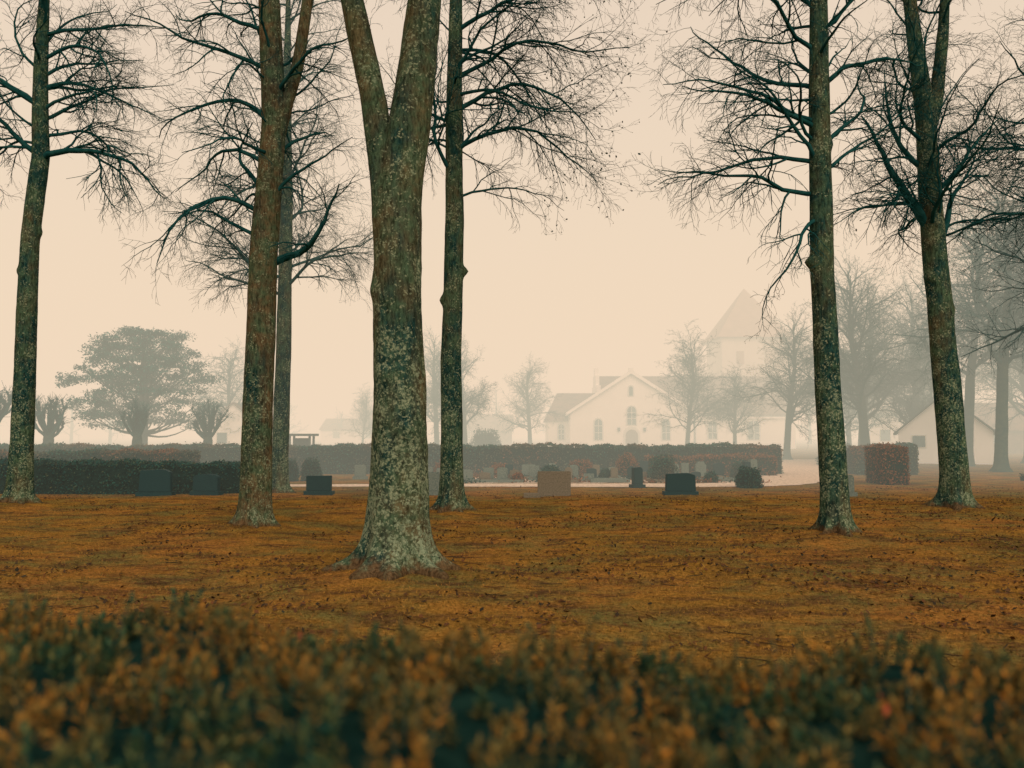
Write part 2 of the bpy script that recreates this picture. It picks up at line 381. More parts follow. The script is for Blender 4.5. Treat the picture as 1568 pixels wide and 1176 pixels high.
tree(T, 'C', [(0, 0, -.2, .235), (0, 0, .5, .225), (-.03, 0, 3, .21), (.03, 0, 6, .19), (.0, 0, 8, .175), (.04, 0, 11, .13), (.0, 0, 15.5, .03)],
     (M_barkC, M_twig, M_dead), 33,
     [(7.4, 350, 38, 3.5, .05, -1.3), (8.2, 5, 35, 3.7, .055, -1.1), (9.0, 10, 35, 3.9, .05, -.8), (10.0, 345, 25, 3.7, .05, -.4), (6.4, 10, 25, 2.6, .03, -1.2),
      (8.0, 185, 30, 2.2, .04, -.7), (7.2, 60, 30, 2.8, .04, -.7), (11, 0, 25, 3.4, .04, -.2), (8.6, 320, 20, 3.0, .04, -.9), (9.6, 25, 25, 3.4, .04, -.7)],
     [(6.8, 15, 24, 3.1, (5, 45), .045)], flare=.19, nth=40, leaf=leafC, burls=[(4.9, 0, .09, .11), (4.3, 180, .1, .08)])
def leafD(t, r): return r.random(len(t)) < .015
tree(T, 'D', [(0, 0, -.2, .21), (0, 0, .5, .205), (-.06, 0, 2.2, .19), (-.10, 0, 4.0, .178), (-.10, 0, 6, .165), (-.06, 0, 8.3, .14), (0, 0, 11, .1), (0, 0, 14, .03)],
     (M_barkC, M_twig, M_dead), 45,
     [(5.3, 185, 12, 2.6, .042, -.8), (4.9, 200, -8, 2.2, .035, -.9), (5.8, 178, 25, 2.7, .04, -.8), (6.4, 185, 28, 2.8, .04, -.7), (7.0, 172, 25, 3.0, .042, -.6), (7.6, 190, 30, 3.0, .04, -.5), (8.3, 178, 35, 3.0, .04, -.5),
      (6.0, 5, 35, 2.5, .04, -.3), (7.0, 350, 45, 2.6, .045, .1), (5.6, 20, 20, 2.4, .035, .1), (7.9, 10, 35, 2.6, .04, 0)],
     [(5.6, 10, 17, 2.6, (12, 50), .04), (9, 13.5, 11, 3.2, (15, 50), .05)], flare=.20, nth=48, dz=.05, leaf=leafD,
     burls=[(4.2, 182, .08, .10), (6.1, 0, .1, .05)], nroot=5)
tree(T, 'E', [(0, 0, -.2, .29), (0, 0, .5, .28), (-.08, 0, 2.3, .265), (-.25, 0, 5, .245), (-.35, 0, 7.5, .22), (-.38, 0, 8.7, .20), (-.55, 0, 10.2, .16), (-.8, 0, 13, .08), (-.8, 0, 15, .03)],
     (M_barkC, M_twig, M_dead), 57,
     [(5.9, 178, 42, 3.0, .12, .6), (5.4, 10, 58, 2.8, .09, .3), (7.2, 185, 48, 2.8, .07, .2), (6.6, 5, 38, 3.2, .06, .1), (6.4, 190, 22, 2.6, .04, -.7), (7.8, 200, 30, 3, .05, -.2)],
     [(5.6, 14, 27, 3.6, (18, 58), .045)], flare=.24, nth=44, leaf=leafD, burls=[(4.9, 200, .12, .05), (4.2, 0, .1, .06)],
     stems=[[(-.32, 0, 7.9, .12), (-.12, 0, 8.8, .14), (.08, 0, 10.3, .12), (.3, 0, 13, .05)]])
tree(T, 'F', [(0, 0, -.2, .26), (0, 0, .6, .25), (.0, 0, 3, .225), (.0, 0, 6, .20), (.18, 0, 8.0, .19), (.1, 0, 10, .16), (.15, 0, 13, .08), (.1, 0, 15.5, .03)],
     (M_barkC, M_twig), 64,
     [(7.9, 355, 45, 3.6, .08, -1.4), (8.0, 185, 40, 2.6, .07, .3), (9.6, 5, 30, 3.2, .05, -1.0), (9.0, 350, 45, 2.9, .045, -1.9), (9.2, 180, 35, 2.8, .06, .1), (8.4, 20, 38, 3.0, .045, -1.9), (10.3, 0, 30, 3.2, .05, -.6), (8.2, 200, 15, 2.6, .04, -1.2), (10.9, 10, 25, 3.2, .05, -.5)],
     [(8.0, 15, 22, 3.3, (10, 50), .05)], flare=.22, nth=36, burls=[(5.3, 180, .1, .06), (6.2, 0, .1, .06)])
tree(T, 'G', [(0, 0, -.2, .26), (0, 0, 1, .24), (-.1, 0, 5, .21), (-.2, 0, 9, .15), (-.3, 0, 14, .03)], (M_barkC, M_twig, M_dead), 71,
     [(6.2, 165, 35, 3.4, .055, .2), (7.4, 160, 40, 3.6, .055, 0)], [(6.0, 13.5, 19, 3.5, (22, 60), .045, (70, 190))], flare=.2, nth=24, dz=.12, leaf=leafD, dens=.95)
tree(T, 'H', [(0, 0, -.2, .26), (0, 0, 1, .24), (-.1, 0, 5, .21), (.1, 0, 9, .15), (.0, 0, 15, .03)], (M_barkC, M_twig, M_dead), 83,
     [(5.0, 150, 30, 3.8, .07, .2)], [(4.4, 14, 28, 4.0, (12, 55), .05, (60, 220))], flare=.2, nth=24, dz=.12, leaf=leafD, dens=.9)

def far_tree_mesh(seed, H, z0, lmax, nl, r0, el=(15, 55), levels=3, dens=.7, rmin=.008, droop=-.15, lf=.52):
    r = np.random.default_rng(seed); b = MB()
    w = r.normal(size=2) * .35
    at = stem(b, [(0, 0, -.2, r0 * 1.25), (0, 0, .6, r0), (w[0] * .3, w[1] * .3, H * .3, r0 * .85), (w[0], w[1], H * .6, r0 * .5), (w[0] * .4, w[1], H * .84, .02)], 16, .2, seed, .08, r0 * .6)
    L = rand_limbs(at, r, z0, H * .80, nl, lmax, el, r0 * .38)
    crown(b, L, r, droop=droop, dens=dens, rmin=rmin, levels=levels, lf=lf)
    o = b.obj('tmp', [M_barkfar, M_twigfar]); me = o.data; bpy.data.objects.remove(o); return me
FT = [far_tree_mesh(101, 13.5, 4.0, 5.0, 40, .24, rmin=.006), far_tree_mesh(102, 12.5, 2.4, 5.6, 40, .26, (25, 65), rmin=.007), far_tree_mesh(103, 9, 1.5, 4.5, 42, .17, (28, 68), dens=.8, rmin=.007), far_tree_mesh(104, 9, 1.7, 4.2, 38, .20, (20, 70), dens=.8, rmin=.007)]
def far(i, x, y, s=1.0, rot=0.0, name='bare_tree'):
    o = bpy.data.objects.new(name, FT[i]); o.location = (x, y, 0); o.scale = (s, s, s); o.rotation_euler = (0, 0, rot); COL.objects.link(o); return o
for a in [(0, 22.8, 40, 1.05, 1), (0, 20.8, 34, 1.05, 2.2), (0, 24.6, 34, 1.1, 4.4), (1, 19.5, 44, .98, 2), (0, 28.5, 44, 1.1, .4), (1, 25.5, 50, .95, 2.6), (1, 21.0, 48, .9, 4.2),
          (1, 17.2, 50, .80, 5), (2, 27.5, 62, 1.05, 1.7), (3, 31, 60, 1.15, 2.7), (3, 24.5, 58, .9, 2.7), (2, 13.6, 62, 1.08, .3), (3, 17.3, 62, .8, 3.9),
          (3, 1.7, 75, 1.0, 2), (1, -3.5, 60, .75, 1), (1, -6.2, 66, .85, 3), (3, -22.0, 62, 1.0, 4), (2, -15, 80, .7, 1), (1, 34, 52, 1.0, 1), (0, 31, 38, 1.0, 5)]:
    far(*a)
r = np.random.default_rng(77); b = MB()
for k in range(24):
    x = -100 + k * 8.2 + r.normal() * 2; yy = 122 + r.normal() * 8; H = r.uniform(5, 9)
    at = lambda z, x=x, yy=yy: (x, yy, z)
    b.tubes(np.array([[[x, yy, 0], [x, yy, H * .5], [x, yy, H * .9]]]), np.array([[.25, .18, .04]]), 6, 0)
    crown(b, rand_limbs(at, r, 1.2, H * .85, 16, 3.2, (20, 65), .07), r, dens=.4, rmin=.02, mat=0, levels=2)
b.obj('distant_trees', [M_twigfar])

def pollard(x, y, s, seed):
    r = np.random.default_rng(seed); b = MB()
    stem(b, [(0, 0, -.2, .24), (0, 0, .6, .20), (.03, 0, 1.3, .22), (.03, 0, 1.6, .13)], 20, .08, seed, .12, .12)
    n = 13; S = []; D = []
    for i in range(n):
        a = 2 * math.pi * i / n + r.normal() * .2; e = r.uniform(.25, 1.3)
        S.append((.03, 0, 1.25 + r.random() * .25)); D.append((math.cos(a) * math.cos(e), math.sin(a) * math.cos(e), math.sin(e)))
    S = np.array(S); D = np.array(D); L = r.uniform(.9, 1.5, n)
    P0, R0 = polys(S, D, L, np.full(n, .075), 8, .15, .9, .45, r); b.tubes(P0, R0, 8, 1)
    s1, d1, l1, r1 = spawn(P0, R0, L, .26, .3, (25, 50), .5, .8, r, 1, .03)
    r1 = np.full(len(l1), .04); P1, R1 = polys(s1, d1, np.maximum(l1, .3), r1, 6, .12, 1.2, .3, r); b.tubes(P1, R1, 6, 1)
    for E in (P0[:, -1], P1[:, -1]):
        for e in E:
            k = 6; ph = np.linspace(-1, 1, 5); ring = [[e + .06 * np.array([math.sqrt(max(0, 1 - q * q)) * math.cos(t), math.sqrt(max(0, 1 - q * q)) * math.sin(t), q]) for q in ph] for t in np.arange(k) * 2 * math.pi / k]
            V = np.array(ring); i = np.arange(k * 5).reshape(k, 5); nx = np.roll(i, -1, 0)
            b.add(V, q=np.stack([i[:, :-1], nx[:, :-1], nx[:, 1:], i[:, 1:]], -1), mat=1)
    E = np.concatenate([P0[:, -1], P1[:, -1]]); E = np.repeat(E, 9, 0)
    d = unit(r.normal(size=E.shape) * .6 + np.array([0, 0, .8])); l = r.uniform(.15, .5, len(E))
    P2, R2 = polys(E, d, l, np.full(len(E), .011), 4, .1, .2, .5, r); b.tubes(P2, R2, 3, 1)
    o = b.obj('pollarded_tree', [M_barkfar, M_twigfar], (x, y, 0)); o.scale = (s, s, s)
for i, (px_, yy, s) in enumerate([(-17.4, 37, 1.05), (-21.5, 37, 1.1), (-14.7, 38.5, 1.0), (-23.6, 36, 1.25), (-26.5, 38, 1.2), (23.8, 47, 1.3)]): pollard(px_, yy, s, 300 + i)

def pine(x, y):
    r = np.random.default_rng(400); b = MB()
    at = stem(b, [(0, 0, -.2, .4), (0, 0, 1, .34), (.1, 0, 3, .26), (0, 0, 5.5, .15), (0, 0, 6.8, .05)], 16, .2, 4, .08, .2)
    pads = []
    for i in range(230):
        a = r.uniform(0, 2 * math.pi); z = 2.0 + 5.3 * r.random() ** .85
        rm = 4.1 * math.sqrt(max(.03, 1 - (max(0, z - 3.6) / 4.0) ** 2)) * (1 + .13 * math.sin(3 * a + z) + .09 * math.sin(7 * a))
        rr = rm * (r.random() ** .30) * r.uniform(.78, 1.04)
        pads.append((rr * math.cos(a), rr * math.sin(a) * .95, z + r.normal() * .18, r.uniform(.32, .85)))
    for p in pads[::3]:
        z0 = max(1.6, p[2] - .9 - .25 * math.hypot(p[0], p[1])); S = np.array(at(z0)); E = np.array(p[:3]); t = np.linspace(0, 1, 7)[:, None]
        P = S + (E - S) * t; P[:, 2] += -.35 * np.sin(t[:, 0] * math.pi)
        b.tubes(P[None], np.linspace(.07, .015, 7)[None], 5, 0)
    for p in pads:
        n = int(290 * p[3]); v = unit(r.normal(size=(n, 3))) * (r.random((n, 1)) ** .4)
        lump = 1 + .35 * np.sin(v[:, :1] * 7 + p[0]) * np.sin(v[:, 1:2] * 6 + p[1])
        C = np.array(p[:3]) + v * np.array([p[3], p[3], .32 * p[3] + .05]) * lump
        leaves(b, C, .072, r, 1, aspect=.45)
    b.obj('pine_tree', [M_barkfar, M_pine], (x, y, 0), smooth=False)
pine(-20.9, 45)

# ------------------------------------------------------------------ hedges and shrubs
def hedge(name, x0, x1, y0, y1, h, mat, rng, size=.035, dens=420, jag=.05):
    b = MB(); n = max(4, int((x1 - x0) / .4)); xs = np.linspace(x0, x1, n)
    prof = [(y0 + .05, 0), (y0 + .03, h * .5), (y0 + .06, h - .12), (y0 + .16, h - .05), (y1 - .16, h - .05), (y1 - .06, h - .12), (y1 - .05, 0)]
    V = np.array([[(x, p[0], p[1] + (.02 * math.sin(x * 1.7) if p[1] > 0 else 0)) for p in prof] for x in xs])
    i = np.arange(n * 7).reshape(n, 7); b.add(V, q=np.stack([i[:-1, :-1], i[1:, :-1], i[1:, 1:], i[:-1, 1:]], -1), mat=0)
    for e in (0, n - 1):
        b.add(V[e], q=[(0, 1, 5, 6), (1, 2, 4, 5)], t=[(2, 3, 4)], mat=0)
    def top(x): return h + .03 * np.sin(x * .9) + .02 * np.sin(x * 1.7) + .03 * np.sin(x * 5.3) + .02 * np.sin(x * 13.1)
    L = x1 - x0
    nf = int(L * h * dens); x = rng.uniform(x0, x1, nf); z = top(x) * rng.random(nf)
    F = np.stack([x, y0 + .05 * (z / h) + rng.normal(size=nf) * jag * .6 + .05 * np.sin(x * 4) * np.sin(z * 9 + x), z], 1)
    nt_ = int(L * (y1 - y0) * dens * 1.3); x = rng.uniform(x0, x1, nt_); yy = rng.uniform(y0, y1, nt_)
    ed = np.minimum(yy - y0, y1 - yy); z = top(x) - .08 * np.exp(-ed / .08) + rng.normal(size=nt_) * jag * .5 + np.where(rng.random(nt_) < .05, rng.random(nt_) * .09, 0)
    C = [F, np.stack([x, yy, z], 1)]
    for xe in (x0, x1):
        ns = int((y1 - y0) * h * dens); yy = rng.uniform(y0, y1, ns); C.append(np.stack([xe + rng.normal(size=ns) * jag * .6, yy, h * rng.random(ns)], 1))
    nb = int(L * h * dens * .3); x = rng.uniform(x0, x1, nb); C.append(np.stack([x, y1 + rng.normal(size=nb) * .03, h * rng.random(nb)], 1))
    leaves(b, np.concatenate(C), size, rng, 1)
    return b.obj(name, [M_core, mat], smooth=False)
rg = np.random.default_rng(500)
hedge('hedge', -34, 10.8, 32, 33.2, 1.12, M_hedge, rg, .045, 380)
hedge('hedge', -30, -10.6, 26.3, 27.2, 1.02, M_hedge, rg, .04, 380)
hedge('hedge', -20, -7.1, 21.4, 22.3, .83, M_hedgeg, rg, .032, 700)
hedge('hedge', 13.6, 16.0, 31.5, 32.5, 1.12, M_hedge, rg, .045, 450)
hedge('hedge', 11.75, 12.5, 25.2, 26.6, 1.2, M_beech, rg, .035, 900)
hedge('hedge', 5.2, 10.2, 30.8, 31.4, .75, M_beech, rg, .035, 600)
hedge('hedge', 17.5, 20, 27.0, 27.6, .25, M_hedgeg, rg, .035, 600)

def bush(x, y, rx, h, mat, rng, n=2200, size=.03, name='bush', rough=.08):
    b = MB(); u = np.linspace(0, math.pi * .5, 7); t = np.arange(14) * 2 * math.pi / 14
    V = np.array([[(rx * .86 * math.sin(a) ** .7 * math.cos(q), rx * .86 * math.sin(a) ** .7 * math.sin(q), h * .9 * math.cos(a)) for q in t] for a in u])
    i = np.arange(7 * 14).reshape(7, 14); nx = np.roll(i, -1, 1)
    b.add(V, q=np.stack([i[:-1], nx[:-1], nx[1:], i[1:]], -1), mat=0)
    v = unit(rng.normal(size=(n, 3))); v[:, 2] = np.abs(v[:, 2])
    rr = 1 + rng.normal(size=(n, 1)) * rough + .07 * np.sin(v[:, :1] * 6 + x) * np.sin(v[:, 2:] * 7 + y)
    hor = np.linalg.norm(v[:, :2], axis=1, keepdims=True) + 1e-6
    C = np.concatenate([v[:, :2] / hor * hor ** .7 * rx, v[:, 2:] * h], 1) * rr; C[:, 2] = np.abs(C[:, 2])
    leaves(b, C, size, rng, 1); return b.obj(name, [M_core, mat], (x, y, 0), smooth=False)
bush(7.1, 24.0, .36, .58, M_hedgeg, rg)
bush(-6.9, 27.5, .33, .72, M_hedgeg, rg); bush(-7.6, 27.3, .30, .70, M_hedgeg, rg)
bush(1.3, 27.2, .4, .5, M_hedgeg, rg); bush(-1.9, 58, 1.1, 1.9, M_hedgeg, rg, size=.07)
bush(5.2, 27.6, .5, .85, M_hedge, rg, name='shrub'); bush(4.3, 29.9, .45, .8, M_beech, rg, name='shrub')
bush(2.6, 30.2, .5, .6, M_beech, rg, name='shrub'); bush(-.4, 30.2, .5, .45, M_beech, rg, name='shrub'); bush(8.3, 28.9, .4, .6, M_hedge, rg, name='shrub')
bush(3.3, 28.2, .22, .35, M_hedgeg, rg, 900, name='shrub'); bush(.2, 26.7, .2, .3, M_beech, rg, 900, name='shrub'); bush(6.6, 26.6, .22, .32, M_hedgeg, rg, 900, name='shrub'); bush(-2.4, 29.4, .5, .6, M_beech, rg, name='shrub')
bush(16.6, 41, .8, 1.2, M_hedgeg, rg, name='shrub', size=.05)
b = MB()
for k in range(52):
    cx = rg.uniform(-3.6, 8.6); cy = rg.choice([26.4, 27.4, 28.9, 30.4]) + rg.normal() * .12
    m_ = 110; C = np.stack([cx + rg.normal(size=m_) * .26, cy + rg.normal(size=m_) * .08, np.abs(rg.normal(size=m_)) * .07 + .01], 1)
    leaves(b, C, .04, rg, int(rg.random() < .35))
b.obj('bedding_plants', [M_beech, M_hedgeg], smooth=False)

def fore_hedge():
    r = np.random.default_rng(600); b = MB()
    yf = lambda x: 2.03 - .17 * x + .03 * np.sin(3 * x)
    def top(x, y):
        return 1.105 + .026 * np.sin(3.1 * x + 2 * y) + .020 * np.sin(7.3 * x - 3 * y + 1) + .018 * np.sin(13 * x + 9 * y)
    def surf(x, y):
        e = np.clip((y - (yf(x) - .16)) / .22, 0, 1.2); return top(x, y) - .14 * e ** 2
    gx = np.linspace(-3.4, 3.4, 90); gt = np.linspace(0, 1, 22)
    V = []
    for x in gx:
        ye = yf(x) + .02
        V.append([(x, .55, 0)] + [(x, .55 + (ye - .55) * t, surf(x, .55 + (ye - .55) * t) - .035) for t in gt] + [(x, ye + .06, .6), (x, ye + .06, 0)])
    V = np.array(V); n, k, _ = V.shape; i = np.arange(n * k).reshape(n, k)
    b.add(V, q=np.stack([i[:-1, :-1], i[1:, :-1], i[1:, 1:], i[:-1, 1:]], -1), mat=0)
    N = 4300; Lf = 30
    x = r.uniform(-3.3, 3.3, N); y = .6 + (yf(x) + .06 - .6) * r.random(N) ** .8
    base = np.stack([x, y, surf(x, y) - .045], 1)
    M = 700; x2 = r.uniform(-3.3, 3.3, M); z2 = r.uniform(.3, .95, M); base = np.concatenate([base, np.stack([x2, yf(x2) + .06, z2], 1)])
    K = N + M
    ax = r.normal(size=(K, 3)) * .33 + np.array([0, 0, 1.0]); edge = np.clip((base[:, 1] - (yf(base[:, 0]) - .12)) / .2, 0, 1)
    ax[:, 1] += edge * .7; ax = unit(ax)
    clump = np.array([noise.noise(Vector((p[0] * 9, p[1] * 9, 0))) for p in base])
    ln = r.uniform(.050, .085, K) * (1 + 1.0 * np.clip(clump, -.35, .6)) * (1 + .5 * (r.random(K) < .06))
    s = np.tile(np.linspace(.1, 1, Lf), (K, 1)); az = np.tile(np.arange(Lf) * 2.4, (K, 1)) + r.uniform(0, 6.3, (K, 1))
    u = unit(np.cross(ax, r.normal(size=(K, 3)))); w = np.cross(ax, u)
    rad = np.cos(az)[..., None] * u[:, None] + np.sin(az)[..., None] * w[:, None]
    P = base[:, None] + ax[:, None] * (s * ln[:, None])[..., None]
    d = unit(rad * (1.15 - .85 * s)[..., None] + ax[:, None] * .6 + r.normal(size=P.shape) * .12)
    side = unit(np.cross(d, ax[:, None] + 1e-3)); l = r.uniform(.017, .027, (K, Lf, 1)); wd = .0042
    V = np.stack([P, P + d * l * .5 + side * wd, P + d * l, P + d * l * .5 - side * wd], 2).reshape(-1, 3)
    b.add(V, q=np.arange(len(V)).reshape(-1, 4), mat=1)
    b.tubes(np.stack([base, base + ax * ln[:, None]], 1), np.tile([.0022, .001], (K, 1)), 3, 2)
    C = []
    for (cx, cy) in [(-.76, 1.75), (-.55, 2.08), (.62, 1.35), (-.95, 1.28)]:
        C += [(cx + r.normal() * .01, cy + r.normal() * .01, surf(cx, cy) + .02 + r.random() * .03) for _ in range(2)]
    leaves(b, np.array(C), .012, r, 3)
    b.obj('yew_hedge', [M_core, M_yew, M_twig, M_red], smooth=False)
fore_hedge()

# ------------------------------------------------------------------ buildings
def part(name, verts, faces, mat, parent=None):
    me = bpy.data.meshes.new(name); me.from_pydata([tuple(v) for v in verts], [], faces); me.materials.append(mat); me.update()
    o = bpy.data.objects.new(name, me); COL.objects.link(o)
    if parent: o.parent = parent
    return o
def empty(name, loc, rz=0.0):
    e = bpy.data.objects.new(name, None); e.location = loc; e.rotation_euler = (0, 0, rz); COL.objects.link(e); return e
BF = [(0, 3, 2, 1), (4, 5, 6, 7), (0, 1, 5, 4), (1, 2, 6, 5), (2, 3, 7, 6), (3, 0, 4, 7)]
def boxv(x0, x1, y0, y1, z0, z1): return [(x0, y0, z0), (x1, y0, z0), (x1, y1, z0), (x0, y1, z0), (x0, y0, z1), (x1, y0, z1), (x1, y1, z1), (x0, y1, z1)]
def boxes(name, L, mat, parent=None):
    v = []; f = []
    for bx in L:
        o = len(v); v += boxv(*bx); f += [tuple(i + o for i in q) for q in BF]
    return part(name, v, f, mat, parent)
def gable_y(name, x0, x1, y0, y1, h, rz, mat, p, px=None):
    xm = (x0 + x1) / 2 if px is None else px
    v = [(x0, y0, 0), (x1, y0, 0), (x1, y0, h), (xm, y0, rz), (x0, y0, h), (x0, y1, 0), (x1, y1, 0), (x1, y1, h), (xm, y1, rz), (x0, y1, h)]
    return part(name, v, [(0, 1, 2, 3, 4), (9, 8, 7, 6, 5), (0, 4, 9, 5), (1, 6, 7, 2)], mat, p)
def slab(name, a, b_, c, d, th, mat, p):
    v = [a, b_, c, d] + [(q[0], q[1], q[2] + th) for q in (a, b_, c, d)]
    return part(name, v, BF, mat, p)
def arch(name, x, y, z, w, h, mat, p, depth=.05, n=8):
    r = w / 2; f = [(x - r, y, z), (x + r, y, z)] + [(x + r * math.cos(math.pi * i / n), y, z + h - r + r * math.sin(math.pi * i / n)) for i in range(n + 1)]
    n = len(f); v = f + [(q[0], q[1] + depth, q[2]) for q in f]
    return part(name, v, [tuple(range(n))] + [(i, i + n, (i + 1) % n + n, (i + 1) % n) for i in range(n)], mat, p)
def window(x, y, z, w, h, p, bars=True):
    arch('window_surround', x, y - .06, z - .08, w + .3, h + .23, M_trim, p, .055)
    arch('window_glass', x, y - .09, z, w, h, M_glass, p, .028)
    if bars: boxes('window_bars', [(x - .03, x + .03, y - .12, y - .093, z, z + h - .05), (x - w / 2, x + w / 2, y - .118, y - .0925, z + h * .33, z + h * .33 + .05), (x - w / 2, x + w / 2, y - .118, y - .0925, z + h * .66, z + h * .66 + .05)], M_trim, p)

ch = empty('church', (6, 85, 0))
gable_y('transept_walls', .2, 13.3, 0, 7.0, 3.75, 8.05, M_plaster, ch, 6.7)
slab('transept_roof_left', (-.2, -.25, 3.58), (6.7, -.25, 8.1), (6.7, 7.4, 8.1), (-.2, 7.4, 3.58), .16, M_tile, ch)
slab('transept_roof_right', (6.7, -.25, 8.1), (13.7, -.25, 3.58), (13.7, 7.4, 3.58), (6.7, 7.4, 8.1), .16, M_tile, ch)
part('gable_coping', [(-.3, -.4, 3.5), (6.7, -.4, 8.05), (13.8, -.4, 3.5), (13.8, -.4, 3.85), (6.7, -.4, 8.45), (-.3, -.4, 3.85)] + [(-.3, -.253, 3.5), (6.7, -.253, 8.05), (13.8, -.253, 3.5), (13.8, -.253, 3.85), (6.7, -.253, 8.45), (-.3, -.253, 3.85)],
     [(0, 1, 4, 5), (1, 2, 3, 4), (5, 4, 10, 11), (4, 3, 9, 10), (0, 6, 7, 1), (1, 7, 8, 2), (6, 11, 10, 7), (7, 10, 9, 8)], M_plaster, ch)
boxes('gable_finial', [(6.45, 6.95, -.42, -.02, 8.3, 8.62)], M_plaster, ch)
window(3.2, 0, 1.0, .8, 2.2, ch); window(10.4, 0, 1.0, .8, 2.2, ch); window(6.75, 0, 2.6, .9, 1.95, ch)
arch('door_surround', 6.75, -.10, 0, 1.75, 2.45, M_trim, ch, .096); arch('door', 6.75, -.16, 0, 1.3, 2.1, M_door, ch, .055)
boxes('wall_lanterns', [(5.25, 5.5, -.2, -.003, 1.9, 2.3), (8.0, 8.25, -.2, -.003, 1.9, 2.3)], M_wood, ch)
window(6.7, 0, 5.7, .4, 1.0, ch, False)
boxes('nave_walls', [(4.0, 25, 2.2, 12.2, 0, 3.75)], M_plaster, ch)
slab('nave_roof_front', (3.9, 1.9, 3.6), (25.2, 1.9, 3.6), (25.2, 7.2, 8.15), (3.9, 7.2, 8.15), .16, M_tile, ch)
slab('nave_roof_back', (25.2, 12.5, 3.6), (3.9, 12.5, 3.6), (3.9, 7.2, 8.15), (25.2, 7.2, 8.15), .16, M_tile, ch)
st = [(1.9, 4.6), (3.2, 5.9), (4.5, 7.1), (5.8, 8.3), (6.7, 9.2)]
st2 = [(7.7, 8.6, 8.3), (8.6, 9.9, 7.1), (9.9, 11.2, 5.9), (11.2, 12.5, 4.6)]
boxes('stepped_gable', [(3.55, 3.98, a, a + 1.28 if i < 3 else (6.698 if i == 3 else 7.7), 0, c) for i, (a, c) in enumerate(st)] + [(3.55, 3.98, a + .002, b2, 0, c) for (a, b2, c) in st2], M_plaster, ch)
boxes('choir_walls', [(-2.0, 3.5, 2.6, 10.5, 0, 3.1)], M_plaster, ch)
part('choir_roof', [(-2.3, 2.3, 3.0), (3.54, 2.3, 3.0), (3.54, 10.8, 3.0), (-2.3, 10.8, 3.0), (-.8, 6.5, 6.3), (3.54, 6.5, 6.3)], [(0, 1, 5, 4), (2, 3, 4, 5), (3, 0, 4), (0, 3, 2, 1), (1, 2, 5)], M_tile, ch)
window(-.6, 2.6, 1.0, .6, 1.7, ch)
window(15.9, 2.2, 1.1, .9, 1.9, ch); window(20.4, 2.2, 1.0, 1.2, 2.1, ch)
boxes('cornice', [(13.75, 25.1, 1.98, 2.19, 3.3, 3.5)], M_plaster, ch)
boxes('downpipe', [(13.9, 14.02, 2.02, 2.14, 0, 3.29)], M_wood, ch)
boxes('tower_walls', [(19.8, 27.8, 12.5, 20.2, 0, 13.6)], M_plaster2, ch)
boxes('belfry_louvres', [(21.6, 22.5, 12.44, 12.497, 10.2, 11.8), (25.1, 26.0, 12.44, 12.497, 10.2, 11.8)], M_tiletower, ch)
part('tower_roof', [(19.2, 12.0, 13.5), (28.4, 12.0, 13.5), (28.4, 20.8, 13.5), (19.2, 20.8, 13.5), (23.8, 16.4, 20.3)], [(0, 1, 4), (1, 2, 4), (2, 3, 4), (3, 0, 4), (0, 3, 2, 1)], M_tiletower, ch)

def house(name, x, y, w, d, h, rz, wall, roof, ridge='x', wins=(), rot=0.0):
    e = empty(name, (x, y, 0), math.radians(rot))
    if ridge == 'y':
        gable_y('walls', 0, w, 0, d, h, rz, wall, e); o = .25; sl = (rz - h) / (w / 2)
        slab('roof_left', (-o, -.2, h - sl * o + .003), (w / 2, -.2, rz + .003), (w / 2, d + .2, rz + .003), (-o, d + .2, h - sl * o + .003), .12, roof, e)
        slab('roof_right', (w / 2, -.2, rz + .003), (w + o, -.2, h - sl * o + .003), (w + o, d + .2, h - sl * o + .003), (w / 2, d + .2, rz + .003), .12, roof, e)
    else:
        v = [(0, 0, 0), (0, d, 0), (0, d, h), (0, d / 2, rz), (0, 0, h)]; v2 = [(w, q[1], q[2]) for q in v]
        part('walls', v + v2, [(0, 4, 3, 2, 1), (5, 6, 7, 8, 9), (0, 5, 9, 4), (1, 2, 7, 6)], wall, e); o = .25; sl = (rz - h) / (d / 2)
        slab('roof_front', (-.2, -o, h - sl * o + .003), (w + .2, -o, h - sl * o + .003), (w + .2, d / 2, rz + .003), (-.2, d / 2, rz + .003), .12, roof, e)
        slab('roof_back', (w + .2, d + o, h - sl * o + .003), (-.2, d + o, h - sl * o + .003), (-.2, d / 2, rz + .003), (w + .2, d / 2, rz + .003), .12, roof, e)
    for (a, b_, c, dd, m) in wins:
        boxes('opening_frame', [(a - .06, c + .06, -.03, -.003, max(0.0, b_ - .06), dd + .06)], M_trim, e)
        boxes('opening', [(a, c, -.06, -.033, b_, dd)], m, e)
    return e
house('garden_shed', 21.3, 44, 4.5, 6, 1.75, 3.7, M_plaster, M_wood, 'y', [(.7, .9, 1.3, 1.5, M_glass)], rot=-27)
house('white_house', -23.2, 60, 4.2, 7, 2.2, 3.9, M_plaster, M_tile, 'y', [(1, .9, 1.7, 1.7, M_glass)], rot=8)
house('white_house', 32.6, 73, 3.6, 5, 3.4, 3.9, M_plaster, M_plaster2, 'x', [(1, 1, 1.8, 2, M_glass)], rot=-24)
house('brick_house', 38, 66, 7, 7, 2.0, 4.2, M_tile, M_tile, 'x', [(1, .9, 2, 1.8, M_glass)])
house('low_building', -30, 125, 14, 9, 2.3, 4.0, M_plaster, M_tile, 'x', [(2, 1, 3, 2, M_glass), (7, 1, 8, 2, M_glass)])
house('low_building', -9, 115, 9, 8, 2.2, 4.4, M_tile, M_tile, 'x', [(2, 1, 3, 2, M_glass)])
s = empty('notice_shelter', (-11.2, 40, 0))
